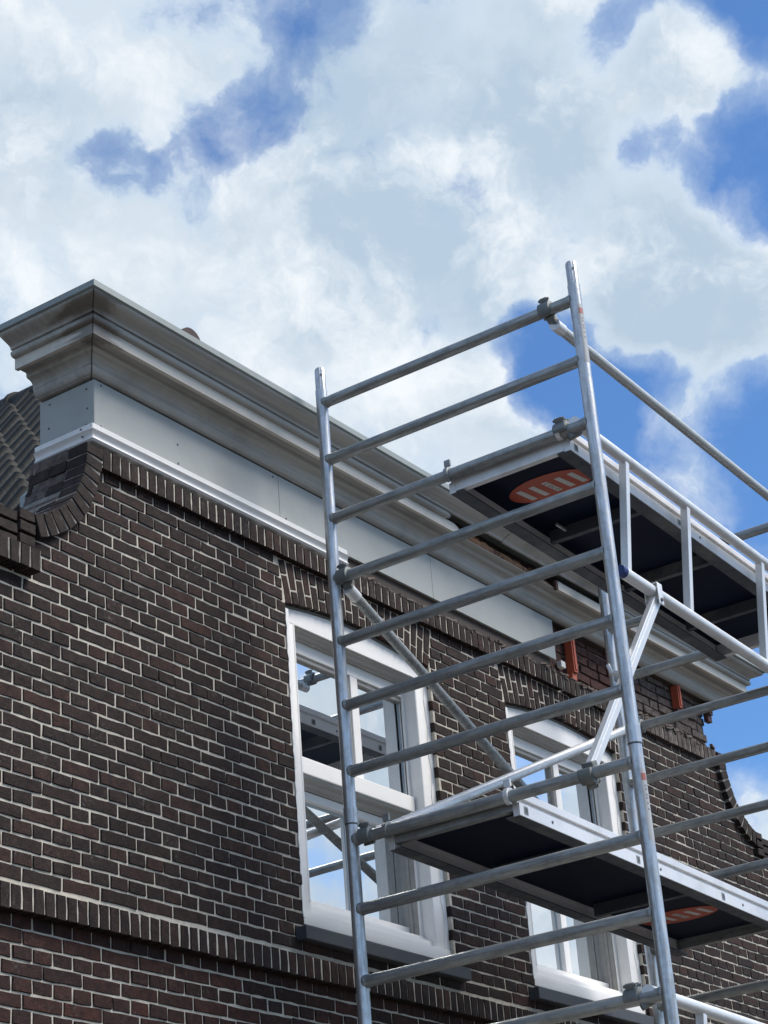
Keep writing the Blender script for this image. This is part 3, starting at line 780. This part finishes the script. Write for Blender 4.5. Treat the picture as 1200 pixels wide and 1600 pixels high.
    for (a, b) in ((xi0+0.066, xm0), (xm1, xi1-0.012)):
        for (za, zb, gy) in ((gz0, gz1, UG), (hz0, hz1, LG)):
            s_ = MB(); s_.box((a-.008, gy, za-.008), (b+.008, gy+.004, zb+.008))
            p_ = part('pane', s_, M_GLASS)
            s_ = MB(); w = 0.011   # pale strips: edge reflection of the sealed unit's spacer, put into colour
            s_.box((a, gy-.0025, zb-w), (b, gy-.0006, zb-.0005)); s_.box((b-w, gy-.0025, za), (b-.0003, gy-.0006, zb-w-.0003))
            part('spacer_reflection', s_, M_SPACER_REFL)
    return win
labels = ['white sash window behind the near left scaffold post', 'white sash window behind the lower scaffold platform']
for (x0, x1), lb in zip(WINX, labels):
    w_ = make_window(x0, x1); w_['label'] = lb
    t = MB(); t.box((x0-0.066, -0.058, 2.256), (x1+0.047, 0.10, 2.3165), 0, .004); t.obj('window_sill', M_SILL, HOUSE)

# ------------------------------------------------------------------ roof behind the gable
RZ, RX, SL = 6.985, 9.03, 1.0
ANG = math.atan(SL); ux, uz = cos(ANG), sin(ANG)
RY0, RY1 = 1.98, 9.0
t = MB()
xe = 5.0
ze = RZ - (RX-xe)*SL
off_ = 0.090
def rp(x, y, o=0.0): return (x + uz*o*(1 if x < RX else -1)*1.0, y, RZ-abs(RX-x)*SL - ux*o)
# left slope, right slope, hip towards the gable
y_low = 0.33
A = (5.0, 0.33, RZ-4.03-off_); B = (5.0, RY1, RZ-4.03-off_); C_ = (RX, RY1, RZ-off_); Dd = (RX, RY0, RZ-off_)
xh = 7.36; Hh = (xh, 0.33, RZ-(RX-xh)-off_); Hr = (2*RX-xh, 0.33, RZ-(RX-xh)-off_)
Ar = (2*RX-5.0, 0.33, A[2]); Br = (2*RX-5.0, RY1, A[2])
t.add([A, B, C_, Dd, Hh, Hr, Ar, Br, (xh, 0.33, 4.0), (2*RX-xh, 0.33, 4.0), (5.0, .33, 2.9), (5.0, RY1, 2.9), (2*RX-5.0, .33, 2.9), (2*RX-5.0, RY1, 2.9)],
      [(0, 4, 3, 2, 1), (6, 7, 2, 3, 5), (4, 5, 3), (0, 10, 12, 6, 5, 4), (0, 1, 11, 10), (6, 12, 13, 7), (1, 2, 7, 13, 11)])
ROOF = t.obj('roof', M_TILE, HOUSE)
# pantile
def pantile():
    t_ = MB(); Wd, Ln, th = 0.228, 0.33, 0.024; ns = 16; prof = []
    for i in range(ns+1):
        u = i/ns; h = 0.086*sin(pi*u/.44)**.6 if u < .44 else -0.010*sin(pi*(u-.44)/.56); prof.append((u*Wd, h))
    top0 = [(y, 0, h) for y, h in prof]; top1 = [(y, Ln, h-0.004) for y, h in prof]; bot0 = [(y, 0, h-th) for y, h in prof]; bot1 = [(y, Ln, h-0.004-th) for y, h in prof]
    v = top0+top1+bot0+bot1; k = ns+1; f = []
    for i in range(ns):
        f.append((i, i+1, k+i+1, k+i)); f.append((2*k+i+1, 2*k+i, i, i+1)); f.append((2*k+i, 2*k+i+1, 3*k+i+1, 3*k+i))
    f.append((0, k, 3*k, 2*k)); f.append((ns, 2*k+ns, 3*k+ns, k+ns))
    t_.add(v, f, 0, True); return t_.mesh('roof_tile', M_TILE, 40)
PT = pantile()
# tile axes: local x -> +Y (along the eaves), local y -> up the slope, local z -> out of the roof
Rt = Matrix(((0, ux, -uz, 0), (1, 0, 0, 0), (0, uz, ux, 0), (0, 0, 0, 1)))
cnt = 0
for rr in range(17):
    s_ = 0.22 + rr*0.255
    xb = RX - 4.03*0 - (4.0*sqrt(2)-0) * 0 
    x = 5.95 + s_*ux - 0.25
    for c in range(23):
        y = 0.36 + c*0.205
        z = RZ - (RX-x)*SL
        if x > 9.0: continue
        # only the wedge that shows beside the neck of the gable
        c_ = Vector((x, y, z)) - EYEH; d_ = c_.dot(CF); px = 600 + FPX*c_.dot(CR)/d_; py = 800 - FPX*c_.dot(CU)/d_
        if not (-60 < px < 130 and 560 < py < 860): continue
        M_ = Matrix.Translation((x + R.uniform(-.004, .004), y + R.uniform(-.003, .003), z)) @ Rt @ Matrix.Rotation(radians(R.uniform(-1.2, 1.2)), 4, 'Z') @ Matrix.Rotation(radians(8.0 + R.uniform(-1.2, 1.2)), 4, 'X')
        put('roof_tile', PT, ROOF, M_); cnt += 1
# ridge tiles
def ridge(y0, L_, r, mt, dz=0):
    t_ = MB(); lo = []
    for yy, rr in ((y0, r*1.06), (y0+0.03, r*1.08), (y0+0.05, r), (y0+L_, r*0.97)):
        lo.append([(RX + rr*cos(a), yy, RZ - 0.055 + rr*sin(a)) for a in [pi*i/12 for i in range(13)]] )
    if dz: lo = [[(x, y, z+dz) for x, y, z in l] for l in lo]
    t_.loft(lo, 0, True); return t_.obj('ridge_tile', mt, ROOF, 40)
rt = ridge(RY0-0.05, 0.34, 0.100, M_RIDGER, -0.030); rt['label'] = 'reddish end tile of the ridge showing above the cornice'
for i in range(20): ridge(RY0+0.24+0.31*i, 0.34, 0.165, M_RIDGE)
# lead flashing where roof and gable meet
t = MB(); lo = []
for x, z in ((5.86, 3.97), (6.0, 4.12), (6.2, 4.33), (6.5, 4.64)): lo.append([(x, .3175, z-.10), (x, .345, z-.04), (x, .350, z+.12), (x, .3175, z+.12)])
t.loft(lo); t.obj('lead_flashing', M_LEAD, ROOF)

# ------------------------------------------------------------------ scaffold tower
SP = 0.28
NL, NR_ = Vector((6.3955, -0.3345, 0)), Vector((6.403, -1.6145, 0))
FL, FRr = Vector((8.920, -0.274, 0)), Vector((8.936, -1.554, 0))
ZN, ZF = 4.289, 4.257
EXV = Vector((FL.x-NL.x, FL.y-NL.y, ZF-ZN)); BAY = EXV.length; EXU = EXV/BAY
def bay(u, v, w, r=1):
    """point in the bay: u metres along it, v metres out from the wall-side posts, w above rung number r"""
    return Vector((NL.x, NL.y, ZN-SP*(r-1))) + EXU*u + Vector((0.006*v, -v, 0)) + Vector((0, 0, w))
def bayM(r):
    o = bay(0, 0, 0, r)
    return Matrix(((EXU.x, .006, 0, o.x), (EXU.y, -1, 0, o.y), (EXU.z, 0, 1, o.z), (0, 0, 0, 1)))
GRP = 'ladder frames of the scaffold tower'
def frame(pl, pr, ztop, first, count, zbot, label, spigot, sleeve, name='scaffold_ladder', stickers=True):
    z_sh = ztop + 0.064
    fr = thing(name, label, 'scaffold ladder', (pl.x, (pl.y+pr.y)/2, zbot), GRP)
    for p in (pl, pr):
        t_ = MB(); a = Vector((p.x, p.y, zbot)); b = Vector((p.x, p.y, z_sh)); t_.tube(a, b, 0.0255, 28)
        po = t_.obj('post', M_POST, fr)
        if spigot:
            t_ = MB(); sz = 0.112
            k = 12; lo = []
            for zz_, rr in ((z_sh-.004, .0232), (z_sh+sz-.012, .0232), (z_sh+sz-.004, .0212), (z_sh+sz, .0165)):
                lo.append([(p.x+rr*(1 if i % 2 == 0 or rr < .02 else .94)*cos(2*pi*i/24), p.y+rr*(1 if i % 2 == 0 or rr < .02 else .94)*sin(2*pi*i/24), zz_) for i in range(24)])
            t_.loft(lo, 0, False)
            t_.tube((p.x-.0238*.7, p.y-.0238*.7, z_sh+.07), (p.x-.0245*.7, p.y-.0245*.7, z_sh+.07), .005, 10, mi=1)
            t_.obj('spigot', [M_POST, M_MARK], po)
        if sleeve:
            t_ = MB(); t_.tube((p.x, p.y, zbot), (p.x, p.y, zbot+.066), .0282, 28); t_.tube((p.x, p.y, zbot-.006), (p.x, p.y, zbot-.0005), .0262, 24, mi=1)
            t_.obj('coupling_sleeve', [M_POST, M_MARK], po)
    for i in range(count):
        z = ztop - SP*i
        a = Vector((pl.x, pl.y, z)); b = Vector((pr.x, pr.y, z)); d = (b-a).normalized()
        t_ = MB(); t_.tube(a + d*0.018, b - d*0.018, 0.0240, 24, cap=False)
        for e, sg in ((a, 1), (b, -1)):      # weld collars and crimped ends
            t_.tube(e + d*sg*0.0200, e + d*sg*0.0315, 0.0275, 20, 0.0248, cap=False)
            t_.tube(e + d*sg*0.012, e + d*sg*0.0200, 0.0262, 20, 0.0275, cap=False)
        for q_ in range(3): # ridges pressed into the rung
            u_ = R.uniform(.15, .85); c0 = a.lerp(b, u_); t_.tube(c0, c0 + d*R.uniform(.002, .004), 0.0245, 20, cap=False)
        t_.obj('rung', M_RUNG, fr)
    if stickers:
        p = pr; zt = ztop - 0.035
        def patch(z1, z0, a0, a1, rr, mt, nm):
            t_ = MB(); aa = [a0 + (a1-a0)*i/8 for i in range(9)]
            lo = [[(p.x+q_*cos(x), p.y+q_*sin(x), z_) for x in aa for q_ in ()] for z_ in ()]
            v = []; f = []
            for z_ in (z0, z1):
                for x in aa: v.append((p.x+rr*cos(x), p.y+rr*sin(x), z_))
            for i in range(8): f.append((i, i+1, 10+i, 9+i))
            t_.add(v, f, 0, True); return t_.obj(nm, mt, fr)
        ctr = radians(-112)
        patch(zt, zt-0.27, ctr-.55, ctr+.55, .0258, M_STKP, 'sticker')
        patch(zt-.018, zt-.045, ctr-.42, ctr+.42, .0261, M_STKR, 'sticker_square')
        for k_, dz in enumerate((.062, .075, .096, .108, .128, .150)):
            patch(zt-dz, zt-dz-.007, ctr-.05, ctr+.30, .0261, M_MARKP, 'sticker_print')
    return fr
M_STKP = paint('faded_post_sticker', (0.46, 0.47, 0.47), 0.30, 0.5, (9, 9, 9), 0.08)
M_STKR = paint('faded_red_print', (0.40, 0.13, 0.10), 0.15, 0.5, (9, 9, 9), 0.08)
M_MARKP = paint('faded_grey_print', (0.24, 0.25, 0.26), 0.15, 0.5, (9, 9, 9), 0.08)
frame(NL, NR_, ZN, 1, 7, ZN-1.894, 'aluminium ladder frame with open spigots on top, seven rungs across the cornice and window', True, True)
frame(NL, NR_, ZN-SP*7, 8, 13, GROUND, 'lower aluminium ladder frame under the coupling rings, in front of the first window sill', False, False)
frame(FL, FRr, ZF, 1, 7, ZF-1.894, 'upper aluminium ladder frame at the far end of the platforms, rungs against blue sky', True, True, stickers=False)
frame(FL, FRr, ZF-SP*7, 8, 13, GROUND, 'lower aluminium ladder frame at the far end, rungs crossing brick at the bottom right', False, False, stickers=False)

def claw(mb, c, axis, start=100, sweep=250, r=0.0255, th=0.011, w=0.046, lug=None, mi=0):
    """hook that closes round a tube: c on the tube's axis, axis = its direction, start/sweep in degrees from straight up"""
    c = Vector(c); ax = Vector(axis).normalized(); up = Vector((0, 0, 1)); up = (up - ax*up.dot(ax)).normalized(); sd_ = ax.cross(up)
    ns = 14; lo = []
    for i in range(ns+1):
        a = radians(start + sweep*i/ns); dr = up*cos(a) + sd_*sin(a)
        k = 1.0 if 0 < i < ns else 0.75
        lo.append([c+dr*(r+.0005)-ax*w/2, c+dr*(r+th*k)-ax*w/2*.9, c+dr*(r+th*k)+ax*w/2*.9, c+dr*(r+.0005)+ax*w/2])
    mb.loft(lo, mi, False)
    for a_ in lug or []:
        a = radians(a_); dr = up*cos(a) + sd_*sin(a); tn = -up*sin(a) + sd_*cos(a)
        b0 = c + dr*(r+th*.6); b1 = c + dr*(r+th+.020)
        mb.bar(b0, b1, w*.62, .016, tn, mi, .005)
        mb.tube(b1 - dr*.009 - ax*(w*.42), b1 - dr*.009 + ax*(w*.42), .0060, 10, mi=mi)
YD = Vector((0, -1, 0))

# --- platforms
def platform(rn, v0, v1, logo_u, logo_v, label, hatch):
    M_ = bayM(rn); th = thing('scaffold_platform', label, 'scaffold platform', tuple(bay(0, (v0+v1)/2, 0, rn)), 'platforms of the scaffold tower')
    U0, U1, wb, wt_ = 0.028, BAY-0.028, -0.070, 0.020
    def part(name, mbx, mt): return mbx.obj(name, mt, th)
    for sgn, v in ((1, v0), (-1, v1)):
        t_ = MB(); vo = v; vi = v + sgn*0.030
        def rail(a, b, c, d): t_.box((U0, min(a, b), c), (U1, max(a, b), d), 0, .0015, M_)
        rail(vo, vi, wb, wb+0.050)                      # lower flat band
        rail(vo+sgn*0.010, vi, wb+0.0505, wb+0.066)     # groove
        rail(vo-sgn*0.003, vi, wb+0.0665, wt_+.006)     # upper rim
        t_.box((U0+.002, min(vo+sgn*.004, vi+sgn*0.034), wb-.0025), (U1-.002, max(vo+sgn*.004, vi+sgn*0.034), wb+0.004), 1, .001, M_)   # inner flange, seen from below
        side = part('side_rail', t_, [M_DECKR, M_DARKM])
        for uu in (0.075, 0.98, 1.78, 2.36):
            t_ = MB()            # slots and rivets punched in the rail
            yy = (vo - sgn*.0004)
            t_.box((uu-.014, yy, wb+.010), (uu+.014, yy-sgn*.0012, wb+.042), 0, 0, M_); t_.box((uu-.007, yy-sgn*.0015, wb+.016), (uu+.012, yy-sgn*.0022, wb+.036), 1, 0, M_)
            t_.obj('rail_slot', [M_RUNG, M_MARK], side); t_ = MB()
            t_.tube(M_ @ Vector((uu+.20, yy, wb+.026)), M_ @ Vector((uu+.20, yy-sgn*.002, wb+.026)), .006, 10); t_.obj('rivet', M_MARK, side)
    for uu in (U0, U1-0.030):
        t_ = MB(); t_.box((uu, v0+.031, wb+(.006 if rn == 3 else .022)), (uu+.030, v1-.031, wt_-.002), 0, .0015, M_); part('end_rail', t_, M_DECKR if rn == 3 else M_RUNG)
    for uu in ((0.74, 1.42, 2.05) if rn == 3 else (0.72, 1.57)):
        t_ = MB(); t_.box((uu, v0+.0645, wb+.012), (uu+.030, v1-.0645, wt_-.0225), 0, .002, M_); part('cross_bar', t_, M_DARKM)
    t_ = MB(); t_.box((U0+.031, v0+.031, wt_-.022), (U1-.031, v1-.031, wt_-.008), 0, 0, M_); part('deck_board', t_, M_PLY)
    if hatch:
        t_ = MB(); t_.box((0.76, v0+.066, wt_-.030), (1.39, v0+.50, wt_-.0225), 0, .001, M_); part('hatch', t_, M_PLY)
        t_ = MB(); t_.box((0.62, v0+.16, wb+.02), (.70, v0+.172, wb+.032), 0, .002, M_); part('hatch_bolt', t_, M_RUNG)
    # hooks over the rungs
    rgl, rgr = bay(0, 0, 0, rn), bay(BAY, 0, 0, rn)
    for uu, sg in ((0.0, 1), (BAY, -1)):
        for vv in (v0+.022, v1-.024):
            t_ = MB(); c = bay(uu, vv, 0, rn)
            claw(t_, c, YD, 0 if sg > 0 else 0, 180*sg if sg > 0 else -180, .0250, .009, .020)
            claw(t_, c, YD, 0, -100*sg, .0250, .009, .020)
            t_.bar(bay(uu+sg*.029, vv, -.028, rn), bay(uu+sg*.075, vv, -.028, rn), .020, .042)
            t_.bar(bay(uu-sg*.006, vv, .036, rn), bay(uu-sg*.006, vv, .066, rn), .030, .010, EXU, 0, .003)
            part('hook', t_, M_RAIL if vv > v0+.1 else M_RUNG)
    # round orange sticker with five pale bars
    ec = M_ @ Vector((logo_u, logo_v, wt_-.0225)); a_, b_ = 0.112, 0.192
    v = []; ns = 48
    for z_ in (0.0, -.0012):
        for i in range(ns): v.append((ec.x + a_*cos(2*pi*i/ns), ec.y + b_*sin(2*pi*i/ns), ec.z + z_))
    t_ = MB(); t_.add(v, [tuple(range(ns)), tuple(reversed(range(ns, 2*ns)))] + [(i, (i+1) % ns, ns+(i+1) % ns, ns+i) for i in range(ns)]); st = part('sticker', t_, M_ORANGE)
    for i in range(5):
        yy = ec.y + (i-2)*-0.062 - .004; 
        v = [(ec.x-.052, yy-.013+.007, ec.z-.0014), (ec.x+.058, yy-.013-.007, ec.z-.0014), (ec.x+.058, yy+.013-.007, ec.z-.0014), (ec.x-.052, yy+.013+.007, ec.z-.0014)]
        t_ = MB(); t_.add(v + [(x, y, z-.0008) for x, y, z in v], [(0, 1, 2, 3), (7, 6, 5, 4), (0, 4, 5, 1), (1, 5, 6, 2), (2, 6, 7, 3), (3, 7, 4, 0)])
        t_.obj('sticker_bar', M_STK, st)
        if i == 2:
            t_ = MB()
            for k in range(4):   # small dark characters down the middle bar
                x = ec.x - .040 + k*.024; y = yy + .005 - k*.0034; z = ec.z - .0024
                t_.box((x, y-.008, z), (x+.003, y+.008, z-.0004)); t_.box((x+.0035, y-.008, z), (x+.014, y-.0055, z-.0004)); t_.box((x+.0035, y+.0055, z), (x+.014, y+.008, z-.0004))
                if k % 2: t_.box((x+.0145, y-.008, z), (x+.017, y+.008, z-.0004))
            t_.obj('sticker_print', M_MARK, st)
    return th
platform(3, 0.585, 1.160, 0.37, 0.875, 'upper scaffold platform with dark underside and orange oval sticker near its left end', True)
platform(8, 0.150, 0.755, 2.06, 0.40, 'lower scaffold platform, dark underside in front of both windows, orange sticker at its far end', False)

# --- tube braces and rails with claws
def braces(label, p0, p1, r0, r1, mtl=M_RAIL, rad=0.0225, name='diagonal_brace', cat='brace', group='tubular braces of the scaffold', up0=True, ends=(1, 1)):
    """tube p0-p1; r0 and r1 are the points on the rungs that its two claws grip"""
    p0, p1 = Vector(p0), Vector(p1); d = (p1-p0).normalized(); mid = (p0+p1)/2
    th = thing(name, label, cat, tuple(mid), group)
    t_ = MB(); t_.tube(p0, p1, rad, 24); t_.obj('tube', mtl, th)
    for p, rg, sg, on in ((p0, r0, 1, ends[0]), (p1, r1, -1, ends[1])):
        if not on: continue
        t_ = MB(); t_.tube(p - d*sg*.012, p + d*sg*.05, rad+.0035, 20, mi=1)
        cc = Vector(rg)
        claw(t_, cc, YD, -50, 200, .0250, .012, .056, lug=(20,))
        claw(t_, cc, YD, 200, 90, .0250, .010, .050)
        t_.bar(p + d*sg*.006, cc + (p-cc)*.35, .040, .026, (0, 0, 1) if abs(d.z) < .9 else (1, 0, 0), 0, .005)
        t_.obj('claw', [M_CAST, M_RAIL], th)
    return th
# falling brace: rung 4 near -> rung 8 far, wall side
braces('dull grey diagonal tube falling to the right across the two windows', bay(.035, .052, -.050, 4), bay(BAY-.03, .045, .045, 8), bay(0, .055, 0, 4), bay(BAY, .045, 0, 8), M_RUNG)
# rising brace: rung 8 near -> rung 4 far
braces('bright diagonal tube rising to the right just above the lower platform', bay(.060, .092, .026, 8), bay(BAY-.03, .10, .00, 4), bay(0, .070, 0, 8), bay(BAY, .10, 0, 4), M_RAIL)
# handrail above the upper platform
braces('single handrail tube slanting against the sky above the upper platform', bay(.035, 1.160, -.058, 1), bay(BAY-.035, 1.160, -.058, 1), bay(0, 1.145, 0, 1), bay(BAY, 1.145, 0, 1), M_RAILG, 0.0215, 'handrail_tube', 'handrail', 'handrails of the scaffold', ends=(1, 1))

def guard(rn, label, leg):
    th = thing('guardrail_frame', label, 'guardrail', tuple(bay(1.2, 1.2, -.2, rn)), 'guardrail frames of the scaffold')
    vt, wt_, vl, wl = 1.212, -0.005, 1.160, -0.492
    def part(name, mbx, mt): return mbx.obj(name, mt, th)
    t_ = MB(); t_.tube(bay(-.02, vt, wt_+.02, rn), bay(BAY+.02, vt, wt_+.02, rn), .0235, 24); part('top_rail', t_, M_RAIL)
    t_ = MB(); t_.tube(bay(.352, vl, wl, rn), bay(2.22, vl, wl, rn), .0250, 24); lr = part('lower_rail', t_, M_RAIL)
    for uu, sg in ((.352, -1), (2.22, 1)):
        t_ = MB(); t_.tube(bay(uu, vl, wl, rn), bay(uu+sg*.030, vl, wl, rn), .0262, 24, .0235); t_.obj('end_cap', M_BLUE, lr)
    for uu in (.395, .95, 1.705, 2.19):
        t_ = MB(); t_.bar(bay(uu, vt-.002, wt_, rn), bay(uu-.015, vl+.002, wl+.012, rn), .034, .030, EXU, 0, .003); part('strut', t_, M_RAIL)
    for uu in (0, BAY):
        t_ = MB(); c = bay(uu, 1.150, 0, rn)
        claw(t_, c, YD, -110, 220, .0250, .016, .060, lug=(-15, 30)); t_.bar(c + Vector((0, -.02, -.030)), bay(uu+(.03 if uu < 1 else -.03), vt, wt_, rn), .036, .026, (0, 0, 1), 0, .005); part('claw', t_, M_CAST)
    if leg:
        foot = bay(0.0, 1.075, 0, 8); head = bay(.610, vl+.004, wl-.040, rn)
        d = (head-foot).normalized()
        t_ = MB(); t_.bar(foot + d*.045, head, .026, .048, YD.cross(d), 0, .003)
        t_.bar(foot + d*.05 + Vector((0, -.0135, 0)), head + Vector((0, -.0135, 0)), .003, .012, YD.cross(d), 0, .001)
        lg = part('leg', t_, M_RAIL)
        t_ = MB()
        for vv in (-.030, .030): t_.bar(bay(.612, vl-vv, wl+.030, rn), bay(.612, vl-vv, wl-.062, rn), .004, .044, EXU, 0, .002)
        t_.bar(bay(.612, vl-.03, wl+.029, rn), bay(.612, vl+.03, wl+.029, rn), .044, .005, (0, 0, 1), 0, .002)
        t_.tube(bay(.612, vl-.038, wl-.044, rn), bay(.612, vl+.038, wl-.044, rn), .008, 12, mi=1); t_.obj('bracket', [M_RAIL, M_MARK], lg)
        t_ = MB(); claw(t_, foot, YD, 60, 230, .0250, .012, .060, lug=(215, 250)); t_.bar(foot + Vector((.0, -.0, .030)), foot + d*.055, .05, .030, YD.cross(d), 0, .004); t_.obj('claw', M_CAST, lg)
        t_ = MB(); h0 = head.lerp(foot, .33)          # release lever on the back of the leg
        t_.bar(h0 + Vector((-.03, .02, .05)), h0 + Vector((-.045, .02, -.10)), .006, .04, YD.cross(d), 0, .004)
        t_.tube(h0 + Vector((-.05, .025, -.085)), h0 + Vector((-.05, .085, -.07)), .010, 12); t_.bar(h0 + Vector((-.05, .085, -.07)), h0 + Vector((-.055, .095, -.030)), .016, .010, (1, 0, 0), 0, .004); t_.obj('release_lever', M_RAIL, lg)
    return th
guard(3, 'guardrail frame with upright struts, blue end cap and slanting leg beside the upper platform', True)
guard(11, 'guardrail frame at the bottom right, partly out of view below the lower platform', False)
# end rail across the far frame at the bottom, and clamp on rung 11 near the outer post is part of the guard
